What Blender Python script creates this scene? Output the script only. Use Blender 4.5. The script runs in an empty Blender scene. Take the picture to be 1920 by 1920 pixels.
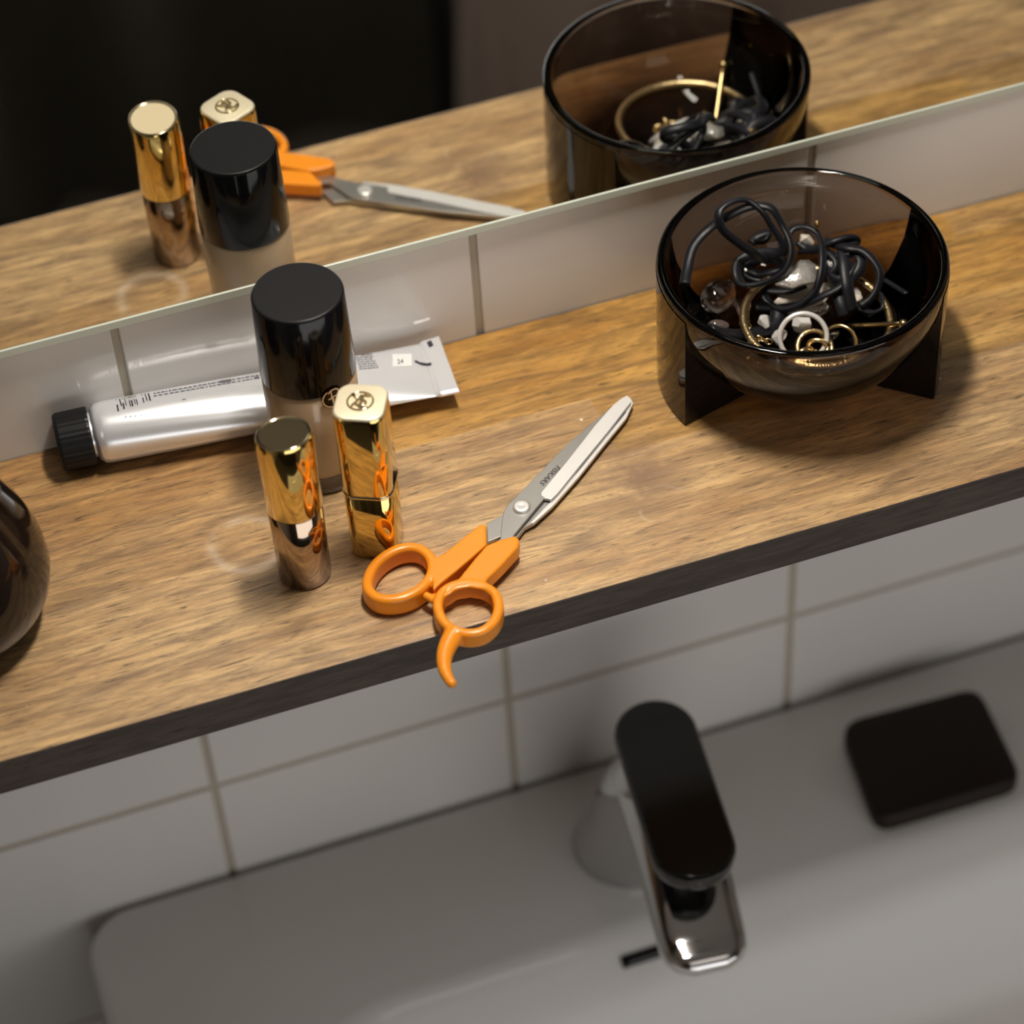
import bpy, bmesh, math, random
from mathutils import Vector, Matrix, Euler
from mathutils.bvhtree import BVHTree
random.seed(7)
S = bpy.context.scene
COL = S.collection
PI = math.pi

# ------------------------------------------------------------------ camera
F_PX, FRAME = 4711.986, 1920.0
CAM_LOC = Vector((-0.095822, -0.733775, 0.683748))
CAM_ROT = Euler((0.76613, 0.048691, -0.328698), 'XYZ')
cam = bpy.data.cameras.new('camera'); cam_ob = bpy.data.objects.new('camera', cam)
COL.objects.link(cam_ob); S.camera = cam_ob
cam_ob.location = CAM_LOC; cam_ob.rotation_euler = CAM_ROT
cam.sensor_width = 36; cam.lens = F_PX * 36 / FRAME
cam.clip_start = 0.01; cam.clip_end = 20
cam.dof.use_dof = True; cam.dof.focus_distance = 0.945; cam.dof.aperture_fstop = 6.0
CAM_M = CAM_ROT.to_matrix()

# ------------------------------------------------------------------ world, lights, exposure
W = bpy.data.worlds.new('world'); S.world = W; W.use_nodes = True
W.node_tree.nodes['Background'].inputs[0].default_value = (0.6, 0.55, 0.5, 1)
W.node_tree.nodes['Background'].inputs[1].default_value = 0.02
S.view_settings.view_transform = 'Standard'; S.view_settings.look = 'None'
S.view_settings.gamma = 1; S.view_settings.use_curve_mapping = False
S.view_settings.exposure = 0.0

def area(name, loc, target, sx, sy, power, col):
    l = bpy.data.lights.new(name, 'AREA'); l.shape = 'RECTANGLE'; l.size = sx; l.size_y = sy
    l.energy = power; l.color = col
    o = bpy.data.objects.new(name, l); COL.objects.link(o); o.location = loc
    d = Vector(target) - Vector(loc); o.rotation_euler = d.to_track_quat('-Z', 'Y').to_euler()
    return o
area('mirror_lamp_light', (0.12, -0.082, 0.58), (0.14, -0.085, 0), 0.13, 0.04, 3.35, (1.0, 0.91, 0.80))
area('ceiling_light', (0.28, -1.20, 1.34), (0.28, -1.199, 0), 0.62, 0.44, 0.80, (1.0, 0.92, 0.82))
area('low_front_fill_light', (0.30, -1.20, -0.12), (0.06, 0, -0.15), 1.3, 0.55, 4.7, (1.0, 0.98, 0.95))  # fill added low in front to brighten wall and basin; no doorway there

# ------------------------------------------------------------------ helpers
def ray(px, py):
    d = CAM_M @ Vector(((px - 960) / F_PX, -(py - 960) / F_PX, -1))
    return CAM_LOC, d
def at(px, py, z=0.0):                       # where the sight line of a photo pixel meets height z
    o, d = ray(px, py); return o + d * ((z - o.z) / d.z)
def aty(px, py, y):
    o, d = ray(px, py); return o + d * ((y - o.y) / d.y)

def mesh(name, verts, faces, smooth=False):
    m = bpy.data.meshes.new(name); m.from_pydata([tuple(v) for v in verts], [], faces); m.validate()
    bm = bmesh.new(); bm.from_mesh(m); bmesh.ops.recalc_face_normals(bm, faces=bm.faces); bm.to_mesh(m); bm.free()
    if smooth:
        for p in m.polygons: p.use_smooth = True
    return m
def merge(parts):
    V, Fc = [], []
    for v, f in parts:
        n = len(V); V += list(v); Fc += [tuple(i + n for i in q) for q in f]
    return V, Fc
def obj(name, vf, mat, parent=None, smooth=False, label=None, cat=None, group=None, kind=None, autos=None):
    if isinstance(vf, bpy.types.Mesh): me = vf
    else: me = mesh(name, vf[0], vf[1], smooth)
    if mat is not None:
        me.materials.clear()
        for mm in (mat if isinstance(mat, (list, tuple)) else [mat]): me.materials.append(mm)
    o = bpy.data.objects.new(name, me); COL.objects.link(o)
    if parent is not None: o.parent = parent; o.matrix_parent_inverse = Matrix.Translation(parent.location).inverted() if parent.type == 'EMPTY' else Matrix()
    tag(o, label, cat, group, kind)
    return o
def tag(o, label=None, cat=None, group=None, kind=None):
    if label: o['label'] = label
    if cat: o['category'] = cat
    if group: o['group'] = group
    if kind: o['kind'] = kind
def thing(name, label, cat, loc, group=None):
    o = bpy.data.objects.new(name, None); COL.objects.link(o); o.location = loc; o.empty_display_size = 0.01
    tag(o, label, cat, group); return o
def bevel(o, w, seg=2, ang=30):
    b = o.modifiers.new('bevel', 'BEVEL'); b.width = w; b.segments = seg; b.limit_method = 'ANGLE'; b.angle_limit = math.radians(ang)
    for p in o.data.polygons: p.use_smooth = True
    b.harden_normals = True
    return o
def box(x0, x1, y0, y1, z0, z1):
    v = [(x, y, z) for z in (z0, z1) for y in (y0, y1) for x in (x0, x1)]
    f = [(0, 1, 3, 2), (4, 6, 7, 5), (0, 4, 5, 1), (2, 3, 7, 6), (0, 2, 6, 4), (1, 5, 7, 3)]
    return v, f
def lathe(profile, n=64, cx=0, cy=0, close=False, tiltfn=None):
    V, Fc = [], []
    for (r, z) in profile:
        for i in range(n):
            a = 2 * PI * i / n; V.append(Vector((cx + r * math.cos(a), cy + r * math.sin(a), z)))
    m = len(profile)
    for j in range(m - 1 if not close else m):
        for i in range(n):
            a, b = j * n + i, j * n + (i + 1) % n; c, d = ((j + 1) % m) * n + (i + 1) % n, ((j + 1) % m) * n + i
            Fc.append((a, b, c, d))
    if not close:
        if profile[0][0] > 1e-7: Fc.append(tuple(reversed(range(n))))
        if profile[-1][0] > 1e-7: Fc.append(tuple(range((m - 1) * n, m * n)))
    return V, Fc
def loft(rings, cap=True, closed=False):
    n = len(rings[0]); V = [Vector(p) for r in rings for p in r]; Fc = []
    m = len(rings)
    for j in range(m if closed else m - 1):
        for i in range(n):
            k = (j + 1) % m
            Fc.append((j * n + i, j * n + (i + 1) % n, k * n + (i + 1) % n, k * n + i))
    if cap and not closed:
        Fc.append(tuple(reversed(range(n)))); Fc.append(tuple(range((m - 1) * n, m * n)))
    return V, Fc
def catmull(P, sub=8, closed=False):
    P = [Vector(p) for p in P]; out = []; n = len(P)
    rng = range(n) if closed else range(n - 1)
    for i in rng:
        if closed: p0, p1, p2, p3 = P[i - 1], P[i], P[(i + 1) % n], P[(i + 2) % n]
        else: p0, p1, p2, p3 = P[max(i - 1, 0)], P[i], P[i + 1], P[min(i + 2, n - 1)]
        for k in range(sub):
            t = k / sub
            out.append(0.5 * ((2 * p1) + (p2 - p0) * t + (2 * p0 - 5 * p1 + 4 * p2 - p3) * t * t + (3 * p1 - p0 - 3 * p2 + p3) * t ** 3))
    if not closed: out.append(P[-1])
    return out
def sweep(path, prof, closed=False, up=None, twist=0.0, scale=None):
    """prof: list of (a,b) offsets along side / up. up fixed vector or None for transported frame"""
    n = len(path); rings = []; prev = None
    for i, p in enumerate(path):
        q0 = path[i - 1] if (i > 0 or closed) else path[i]; q1 = path[(i + 1) % n] if (i < n - 1 or closed) else path[i]
        t = (q1 - q0).normalized()
        if up is not None:
            s = t.cross(Vector(up)).normalized(); u = s.cross(t).normalized()
        else:
            if prev is None:
                h = Vector((0, 0, 1)) if abs(t.z) < .9 else Vector((1, 0, 0)); s = t.cross(h).normalized()
            else: s = (prev - t * prev.dot(t)).normalized()
            prev = s; u = s.cross(t)
        k = scale(i / (n - 1)) if scale else 1
        c, sn = math.cos(twist * i), math.sin(twist * i)
        rings.append([p + (s * (a * c - b * sn) + u * (a * sn + b * c)) * k for a, b in prof])
    return loft(rings, cap=not closed, closed=closed)
def circ(r, n=12, ry=None):
    return [(r * math.cos(2 * PI * i / n), (ry or r) * math.sin(2 * PI * i / n)) for i in range(n)]
def rrect(w, h, r, n=4):
    out = []
    for cx, cy, a0 in ((w / 2 - r, h / 2 - r, 0), (-w / 2 + r, h / 2 - r, 90), (-w / 2 + r, -h / 2 + r, 180), (w / 2 - r, -h / 2 + r, 270)):
        for k in range(n + 1):
            a = math.radians(a0 + 90 * k / n); out.append((cx + r * math.cos(a), cy + r * math.sin(a)))
    return out
def prism(pts2, z0, z1):
    n = len(pts2)
    V = [Vector((p[0], p[1], z0)) for p in pts2] + [Vector((p[0], p[1], z1)) for p in pts2]
    Fc = [tuple(reversed(range(n))), tuple(range(n, 2 * n))] + [(i, (i + 1) % n, n + (i + 1) % n, n + i) for i in range(n)]
    return V, Fc
def sphere(c, rx, ry=None, rz=None, nu=20, nv=12, M=None):
    ry = ry or rx; rz = rz or rx
    prof = [(math.sin(PI * j / nv), -math.cos(PI * j / nv)) for j in range(nv + 1)]
    prof[0] = (1e-6, -1); prof[-1] = (1e-6, 1)
    V, Fc = lathe(prof, nu)
    out = []
    for v in V:
        q = Vector((v.x * rx, v.y * ry, v.z * rz))
        if M: q = M @ q
        out.append(q + Vector(c))
    return out, Fc

# ------------------------------------------------------------------ materials
def mat(name, col, rough=0.5, metal=0.0, **kw):
    m = bpy.data.materials.new(name); m.use_nodes = True
    b = m.node_tree.nodes['Principled BSDF']
    b.inputs['Base Color'].default_value = (*col, 1); b.inputs['Roughness'].default_value = rough; b.inputs['Metallic'].default_value = metal
    for k, v in kw.items():
        b.inputs[k.replace('_', ' ')].default_value = v
    return m
def nd(m, t, **kw):
    n = m.node_tree.nodes.new(t)
    for k, v in kw.items(): setattr(n, k, v)
    return n
def lk(m, a, b): m.node_tree.links.new(a, b)
def bsdf(m): return m.node_tree.nodes['Principled BSDF']
def add_bump(m, scale, strength, dist=0.0005, detail=3, coord='Object', stretch=(1, 1, 1)):
    tc = nd(m, 'ShaderNodeTexCoord'); mp = nd(m, 'ShaderNodeMapping'); mp.inputs['Scale'].default_value = stretch
    n = nd(m, 'ShaderNodeTexNoise'); n.inputs['Scale'].default_value = scale; n.inputs['Detail'].default_value = detail
    b = nd(m, 'ShaderNodeBump'); b.inputs['Strength'].default_value = strength; b.inputs['Distance'].default_value = dist
    lk(m, tc.outputs[coord], mp.inputs['Vector']); lk(m, mp.outputs[0], n.inputs['Vector']); lk(m, n.outputs['Fac'], b.inputs['Height']); lk(m, b.outputs[0], bsdf(m).inputs['Normal'])
    return n

def wood_material(name, light, mid, dark, rough, edge=False):
    m = mat(name, mid, rough)
    tc = nd(m, 'ShaderNodeTexCoord'); b = bsdf(m); oi = nd(m, 'ShaderNodeObjectInfo')
    def noise(sc, stretch, det=4, dist=0.0, rgh=0.6):
        mp = nd(m, 'ShaderNodeMapping'); mp.inputs['Scale'].default_value = stretch
        lk(m, tc.outputs['Object'], mp.inputs['Vector'])
        n = nd(m, 'ShaderNodeTexNoise'); n.inputs['Scale'].default_value = sc; n.inputs['Detail'].default_value = det
        n.inputs['Distortion'].default_value = dist; n.inputs['Roughness'].default_value = rgh
        lk(m, mp.outputs[0], n.inputs['Vector']); return n
    def ramp(src, p0, c0, p1, c1):
        r = nd(m, 'ShaderNodeValToRGB'); r.color_ramp.elements[0].position = p0; r.color_ramp.elements[1].position = p1
        r.color_ramp.elements[0].color = (*c0, 1); r.color_ramp.elements[1].color = (*c1, 1); lk(m, src, r.inputs[0]); return r
    def mix(fac, a, bb, mode='MIX'):
        x = nd(m, 'ShaderNodeMix', data_type='RGBA', blend_type=mode)
        if isinstance(fac, float): x.inputs[0].default_value = fac
        else: lk(m, fac, x.inputs[0])
        for i, s in ((6, a), (7, bb)):
            if isinstance(s, tuple): x.inputs[i].default_value = (*s, 1)
            else: lk(m, s, x.inputs[i])
        return x.outputs[2]
    big = noise(9, (1.0, 5.5, 5.5), 3, 0.8)
    base = ramp(big.outputs['Fac'], 0.34, mid, 0.62, light).outputs[0]
    grain = noise(26, (1.0, 9, 9), 6, 0.9, 0.68)
    g = ramp(grain.outputs['Fac'], 0.38, (0, 0, 0), 0.62, (1, 1, 1)).outputs[0]
    base = mix(g, mix(0.66, base, dark), base)
    # darker cloudy bands
    cloud = noise(13, (0.8, 3.6, 3.6), 4, 1.6)
    cf = ramp(cloud.outputs['Fac'], 0.52, (0, 0, 0), 0.70, (0.70, 0.70, 0.70)).outputs[0]
    base = mix(cf, base, dark)
    # short dark pores
    pores = noise(75, (1, 10, 10), 4, 0.5, 0.7)
    pf = ramp(pores.outputs['Fac'], 0.56, (0, 0, 0), 0.67, (0.85, 0.85, 0.85)).outputs[0]
    base = mix(pf, base, tuple(c * 0.45 for c in dark))
    fine = noise(130, (1, 8, 8), 4, 0.6, 0.75)
    ff = ramp(fine.outputs['Fac'], 0.55, (0, 0, 0), 0.68, (0.5, 0.5, 0.5)).outputs[0]
    base = mix(ff, base, tuple(c * 0.6 for c in dark))
    lite = noise(40, (1, 12, 12), 4, 0.5, 0.7)
    lf = ramp(lite.outputs['Fac'], 0.52, (0, 0, 0), 0.72, (0.35, 0.35, 0.35)).outputs[0]
    base = mix(lf, base, tuple(min(1, c * 1.35) for c in light))
    base = mix(1.0, base, oi.outputs['Color'], 'MULTIPLY')
    height = grain.outputs['Fac']
    if not edge:
        # pale ring marks and scuffs left by wet bottles, and a worn dark patch
        def ring(cx, cy, r, w, strength, ncut, col=(0.62, 0.50, 0.38)):
            nonlocal base
            sp = nd(m, 'ShaderNodeVectorMath', operation='SUBTRACT'); lk(m, tc.outputs['Object'], sp.inputs[0]); sp.inputs[1].default_value = (cx, cy, 0)
            fl = nd(m, 'ShaderNodeVectorMath', operation='MULTIPLY'); lk(m, sp.outputs[0], fl.inputs[0]); fl.inputs[1].default_value = (1, 1, 0)
            ln = nd(m, 'ShaderNodeVectorMath', operation='LENGTH'); lk(m, fl.outputs[0], ln.inputs[0])
            a = nd(m, 'ShaderNodeMath', operation='SUBTRACT'); lk(m, ln.outputs['Value'], a.inputs[0]); a.inputs[1].default_value = r
            ab = nd(m, 'ShaderNodeMath', operation='ABSOLUTE'); lk(m, a.outputs[0], ab.inputs[0])
            mr = nd(m, 'ShaderNodeMapRange', interpolation_type='SMOOTHSTEP'); lk(m, ab.outputs[0], mr.inputs[0])
            mr.inputs[1].default_value = 0; mr.inputs[2].default_value = w; mr.inputs[3].default_value = strength; mr.inputs[4].default_value = 0
            nz = noise(60, (1, 1, 1), 3); nr = ramp(nz.outputs['Fac'], ncut, (0, 0, 0), ncut + 0.22, (1, 1, 1))
            ml = nd(m, 'ShaderNodeMath', operation='MULTIPLY'); lk(m, mr.outputs[0], ml.inputs[0]); lk(m, nr.outputs[0], ml.inputs[1])
            base = mix(ml.outputs[0], base, col)
        ring(-0.0130, -0.0790, 0.0135, 0.0036, 0.50, 0.34)
        ring(0.158, -0.0935, 0.0200, 0.0012, 0.5, 0.50)
        ring(0.1350, -0.1190, 0.0050, 0.0011, 0.85, 0.52)
        ring(0.112, -0.070, 0.016, 0.003, 0.16, 0.5)
        # worn patch right of the scissors
        ring(0.136, -0.1000, 0.0, 0.030, 0.95, 0.30, tuple(c * 1.5 for c in dark))
        # pale scuffs
        sc = noise(55, (1.2, 2.2, 2.2), 5, 2.5, 0.75); sf = ramp(sc.outputs['Fac'], 0.66, (0, 0, 0), 0.74, (0.35, 0.35, 0.35)).outputs[0]
        base = mix(sf, base, (0.62, 0.50, 0.36))
        vo = nd(m, 'ShaderNodeTexVoronoi'); vo.inputs['Scale'].default_value = 34
        mp = nd(m, 'ShaderNodeMapping'); lk(m, tc.outputs['Object'], mp.inputs['Vector']); lk(m, mp.outputs[0], vo.inputs['Vector'])
        vf = ramp(vo.outputs['Distance'], 0.016, (0.9, 0.9, 0.9), 0.028, (0, 0, 0)).outputs[0]
        base = mix(vf, base, (0.8, 0.74, 0.64))
    lk(m, base, b.inputs['Base Color'])
    bp = nd(m, 'ShaderNodeBump'); bp.inputs['Strength'].default_value = 0.5; bp.inputs['Distance'].default_value = 0.0006
    lk(m, height, bp.inputs['Height']); lk(m, bp.outputs[0], b.inputs['Normal'])
    return m

M_WOOD = wood_material('oiled_wood', (0.60, 0.375, 0.165), (0.42, 0.230, 0.090), (0.150, 0.090, 0.052), 0.40)
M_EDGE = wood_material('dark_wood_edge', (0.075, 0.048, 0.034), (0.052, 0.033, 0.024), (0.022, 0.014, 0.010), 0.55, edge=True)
M_TILE = mat('white_tile', (0.72, 0.70, 0.68), 0.12); add_bump(M_TILE, 12, 0.10, 0.0015, 2)
M_GROUT = mat('grout', (0.46, 0.41, 0.33), 0.9); add_bump(M_GROUT, 400, 0.5, 0.0004)
M_CERAMIC = mat("sink_ceramic", (0.76, 0.75, 0.74), 0.10)
M_MIRROR = mat('mirror_silver', (0.86, 0.88, 0.86), 0.0, 1.0)
M_GREEN = mat('green_glass_edge', (0.56, 0.60, 0.52), 0.2)
M_GOLD = mat('polished_gold', (0.80, 0.58, 0.20), 0.06, 1.0)
M_GOLDT = mat('pale_gold', (0.90, 0.76, 0.50), 0.10, 1.0)
M_GOLDB = mat('gold_with_sheen_colour', (0.92, 0.82, 0.60), 0.38, 0.55)  # on the square cap top, the bright ceiling's reflection is put into this colour
M_BRONZE = mat('polished_bronze', (0.44, 0.34, 0.26), 0.08, 1.0)
M_BLACK = mat('black_plastic', (0.005, 0.005, 0.006), 0.12, Specular_IOR_Level=0.3)
M_BLACKM = mat('satin_black_plastic', (0.010, 0.010, 0.011), 0.42, Specular_IOR_Level=0.16); add_bump(M_BLACKM, 900, 0.1, 0.0001)
M_BEIGE = mat('foundation_beige', (0.46, 0.33, 0.21), 0.22, Coat_Weight=0.5, Coat_Roughness=0.05)
M_BASEG = mat('bottle_base_glass', (0.20, 0.15, 0.12), 0.08, Transmission_Weight=0.55)
M_SILVERP = mat('silver_foil_tube', (0.92, 0.95, 1.0), 0.26, 0.6)
M_PRINT = mat('dark_print', (0.02, 0.02, 0.03), 0.6)
M_PRINTG = mat('grey_print', (0.12, 0.12, 0.14), 0.6)
M_LABELW = mat('white_label', (0.82, 0.82, 0.82), 0.5)
M_ORANGE = mat('orange_plastic', (0.88, 0.29, 0.016), 0.28); 
M_STEEL = mat('brushed_steel', (0.50, 0.49, 0.47), 0.38, 1.0); add_bump(M_STEEL, 1600, 0.06, 0.0001)
M_STEELB = mat('ground_steel_bevel', (0.80, 0.79, 0.78), 0.45, 0.5)
M_SCREW = mat('screw_steel', (0.86, 0.85, 0.83), 0.42, 0.8)
M_CORD = mat('black_satin_cord', (0.006, 0.0065, 0.010), 0.45, Specular_IOR_Level=0.3, Sheen_Weight=0.06, Sheen_Roughness=0.4)
M_CHROME = mat('chrome', (0.62, 0.62, 0.63), 0.06, 1.0)
M_LEVER = mat('dark_reflection_lever', (0.008, 0.008, 0.008), 0.12)  # chrome lever: the dark room it reflects is painted in as black
M_SMOKE = mat('smoked_glass', (0.97, 0.96, 0.95), 0.01, Transmission_Weight=1.0, IOR=1.45)
_va = nd(M_SMOKE, 'ShaderNodeVolumeAbsorption'); _va.inputs[0].default_value = (0.50, 0.38, 0.27, 1); _va.inputs[1].default_value = 400
lk(M_SMOKE, _va.outputs[0], M_SMOKE.node_tree.nodes['Material Output'].inputs['Volume'])
M_SMOKED = mat('dark_smoked_glass', (0.008, 0.006, 0.005), 0.05, Specular_IOR_Level=0.4)
M_JAR = mat('dark_brown_glass', (0.012, 0.007, 0.005), 0.05)
M_SILV = mat('bright_silver', (0.95, 0.95, 0.94), 0.25, 0.5)
M_SILVW = mat('worn_silver', (0.80, 0.78, 0.74), 0.25, 0.7); add_bump(M_SILVW, 300, 0.8, 0.0012)
M_JGOLD = mat('jewellery_gold', (0.80, 0.60, 0.30), 0.20, 1.0)
M_JGOLDR = mat('textured_gold', (0.80, 0.60, 0.32), 0.28, 1.0); add_bump(M_JGOLDR, 900, 0.6, 0.0005)
M_CLEAR = mat('clear_glass', (0.92, 0.90, 0.88), 0.03, Transmission_Weight=1.0)
M_ROSEG = mat('rose_glass', (0.75, 0.60, 0.56), 0.05, Transmission_Weight=0.9)
M_PEARL = mat('mother_of_pearl', (0.62, 0.56, 0.48), 0.22)
M_CRYST = mat('frosted_crystal', (0.80, 0.79, 0.77), 0.12, Transmission_Weight=0.35)
M_CURT = mat('dark_curtain', (0.20, 0.185, 0.155), 0.9)
M_TOWEL = mat('grey_brown_towel', (0.34, 0.26, 0.225), 0.95); add_bump(M_TOWEL, 300, 0.6, 0.002)
M_WALL = mat('painted_wall', (0.55, 0.50, 0.44), 0.9)
M_CEIL = mat('white_ceiling', (0.80, 0.78, 0.74), 0.9)
M_FLOOR = mat('dark_floor', (0.14, 0.125, 0.11), 0.6)
M_BROWN = mat('brown_soap', (0.016, 0.010, 0.007), 0.5, Specular_IOR_Level=0.2)

# ------------------------------------------------------------------ room shell
FZ, CZ = -1.05, 1.36
fl = obj('floor', box(-1.3, 1.6, -1.6, 0.1, FZ - .05, FZ), M_FLOOR, kind='structure')
cl = obj('ceiling', box(-1.3, 1.6, -1.6, 0.1, CZ, CZ + .05), M_CEIL, kind='structure')
wb = obj('wall_back', box(-1.3, 1.6, 0.0016, 0.08, FZ, CZ), M_GROUT, kind='structure')
wf = obj('wall_front', box(-1.3, 1.6, -1.6, -1.52, FZ, CZ), M_WALL, kind='structure')
wl = obj('wall_left', box(-1.3, -1.25, -1.52, 0.0016, FZ, CZ), M_WALL, kind='structure')
wr = obj('wall_right', box(1.55, 1.6, -1.52, 0.0016, FZ, CZ), M_WALL, kind='structure')
# tiles: 0.1441 m wide, 0.150 m high, 3 mm joints
GX0, PX_, GZ0, PZ_ = -0.0383, 0.14408, -0.233, 0.150
tw, thh, g = PX_, PZ_, 0.0031
tile_me = mesh('tile', *box(0, tw - g, 0, 0.006, 0, thh - g))
for i in range(-2, 4):
    for j in range(-2, 2):
        t = obj('tile', tile_me if (i, j) != (-2, -2) else tile_me, None, wb)
        t.location = (GX0 + i * PX_ + g / 2, 0.0 + random.uniform(-0.0001, 0.0001), GZ0 + j * PZ_ + g / 2)
        t.rotation_euler = (random.uniform(-.0015, .0015), 0, random.uniform(-.0015, .0015))
        if not tile_me.materials: tile_me.materials.append(M_TILE)
        bevel(t, 0.0009, 3)

# ------------------------------------------------------------------ mirror
mr = thing('mirror', 'wall mirror with a pale green glass edge hanging over the wooden shelf', 'mirror', (0.1, 0, 0.055))
nrm = Vector((-0.0079, 1, 0.0053)).normalized()
mrot = Vector((0, 1, 0)).rotation_difference(nrm)
def mpt(x, y, z):  # point in mirror frame -> world
    return mrot @ Vector((x - 0.1, y, z - 0.055)) + Vector((0.1, -0.0024, 0.0549))
v, f = box(-0.32, 0.40, 0, 0.0012, 0.0545 + .0036, 0.62)
obj('mirror_glass', ([mpt(*p) for p in v], f), M_MIRROR, mr)
v, f = box(-0.32, 0.40, -0.0006, 0.0012, 0.0546, 0.0546 + .0036)
bevel(obj('polished_edge', ([mpt(*p) for p in v], f), M_GREEN, mr), 0.0003)

# ------------------------------------------------------------------ shelf with glued staves
D, T = 0.1483, 0.0177
sh = thing('shelf', 'brown wooden shelf board of glued staves with a dark front edge', 'shelf', (0.1, 0, -T))
rows = [(0, -0.0175), (-0.0175, -0.0520), (-0.0520, -0.0850), (-0.0850, -D)]
def c3(a, b_, c): return (a, b_, c, 1)
tones = {  # per stave: list of (x_end, colour multiplier)
 0: [(0.05, c3(.95, .88, .75)), (0.31, c3(.96, .84, .46)), (0.62, c3(.95, .9, .7))],
 1: [(0.035, c3(.97, .93, .82)), (0.118, c3(1.0, .90, .52)), (0.42, c3(1.0, .90, .52)), (0.62, c3(.9, .9, .8))],
 2: [(0.015, c3(.98, .98, .95)), (0.134, c3(1.05, 1.10, 1.14)), (0.36, c3(1.0, .96, .70)), (0.62, c3(.9, .9, .8))],
 3: [(-0.17, c3(1.0, 1.0, .96)), (0.42, c3(1.08, 1.15, 1.24)), (0.62, c3(.95, .95, .85))]}
for k, (y1, y0) in enumerate(rows):
    xs = -0.34
    for xe, colr in tones[k]:
        yb = y1 if k else -0.0006
        if k == 3:
            sec = [(yb, 0), (yb, -T), (y0 + .0006, -T), (y0 + .0002, -T + .0002), (y0, -T + .0006), (y0, -.0008), (y0 + .0002, -.0003), (y0 + .0008, 0)]
            v, f = loft([[Vector((xx, a, b)) for a, b in sec] for xx in (xs, xe)])
        else: v, f = box(xs, xe, y0, yb, -T, 0)
        o = obj('stave', (v, f), [M_WOOD, M_EDGE], sh); o.color = colr
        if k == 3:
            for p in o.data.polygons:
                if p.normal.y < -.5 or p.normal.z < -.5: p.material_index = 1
        xs = xe
# ------------------------------------------------------------------ sink
ZS = -0.298
sk = thing('washbasin', 'white ceramic washbasin with a flat back deck below the shelf', 'sink', (0.15, -0.2, ZS - 0.15))
def sink_mesh():
    # outer rounded rectangle and a basin recess, as height field rings
    X0, X1, Y0, Y1 = -0.114, 0.52, -0.47, -0.0015
    bx0, bx1, by0, by1 = -0.055, 0.465, -0.43, -0.098
    def rr(x0, x1, y0, y1, r, n=10):
        return [(x0 + (x1 - x0) / 2 + a, y0 + (y1 - y0) / 2 + b) for a, b in rrect(x1 - x0, y1 - y0, r, n)]
    rings = []
    def add(x0, x1, y0, y1, r, z): rings.append([Vector((a, b, z)) for a, b in rr(x0, x1, y0, y1, r)])
    add(X0 + .03, X1 - .03, Y0 + .03, Y1, .02, ZS - .16)
    add(X0 + .006, X1 - .006, Y0 + .006, Y1, .022, ZS - .10)
    add(X0 + .001, X1 - .001, Y0 + .001, Y1, .024, ZS - .010)
    add(X0, X1, Y0, Y1, .024, ZS - .005)
    add(X0 + .0015, X1 - .0015, Y0 + .0015, Y1 - .0015, .023, ZS - .0015)
    add(X0 + .005, X1 - .005, Y0 + .005, Y1 - .004, .021, ZS)
    add(bx0 - .006, bx1 + .006, by0 - .006, by1 + .006, .075, ZS)
    add(bx0 - .002, bx1 + .002, by0 - .002, by1 + .002, .072, ZS - .001)
    for t, z in ((.003, .0035), (.008, .0085), (.015, .0165), (.024, .027), (.036, .041), (.052, .059), (.070, .078), (.088, .094), (.105, .104), (.125, .109), (.15, .111)):
        add(bx0 + t, bx1 - t, by0 + t, by1 - t, max(.07 - t * .3, .03), ZS - z)
    return loft(rings)
o = obj('basin', sink_mesh(), M_CERAMIC, sk, smooth=True)
# overflow slot in the back slope
a_, b_ = Vector((0.1205, -0.1088, ZS - .0105)), Vector((0.160, -0.1088, ZS - .0105))
pth = [a_.lerp(b_, i / 8) for i in range(9)]
pr_ = circ(0.0030, 12, 0.0014)
obj('overflow_slot', sweep(pth, [(x, y) for x, y in pr_], up=(0, -0.72, 0.69)), M_BLACK, sk, smooth=True)

# ------------------------------------------------------------------ faucet
FC = Vector((0.146, -0.052, ZS))
fa = thing('faucet', 'chrome basin mixer tap with a long oval lever coloured as a dark reflection and curved spout', 'faucet', FC)
ydir = Vector((-0.121, -0.9926, 0)).normalized(); xdir = Vector((-ydir.y, ydir.x, 0)) * 1
def stad(c, L0, L1, w, z, n=14):
    out = []
    for k in range(n + 1):
        a = -PI / 2 + PI * k / n; out.append(Vector((c.x, c.y, z)) + ydir * (L1 - w + w * math.cos(a)) + xdir * (w * math.sin(a)))
    for k in range(n + 1):
        a = PI / 2 + PI * k / n; out.append(Vector((c.x, c.y, z)) + ydir * (L0 + w + w * math.cos(a)) + xdir * (w * math.sin(a)))
    return out
hc = at(1240, 1400, -0.182)
LC = Vector((hc.x, hc.y, 0))
rings = []
for t, z in ((0, ZS + .0005), (0.06, ZS + .006), (.3, ZS + .03), (.6, ZS + .07), (1, ZS + .100)):
    r = .0275 * (1 - t) + .0175 * t; cx = FC.lerp(Vector((LC.x, LC.y, 0)), t)
    rings.append([Vector((cx.x + r * math.cos(2 * PI * i / 40), cx.y + r * math.sin(2 * PI * i / 40), z)) for i in range(40)])
obj('faucet_body', loft(rings), M_CHROME, fa, smooth=True)
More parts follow.
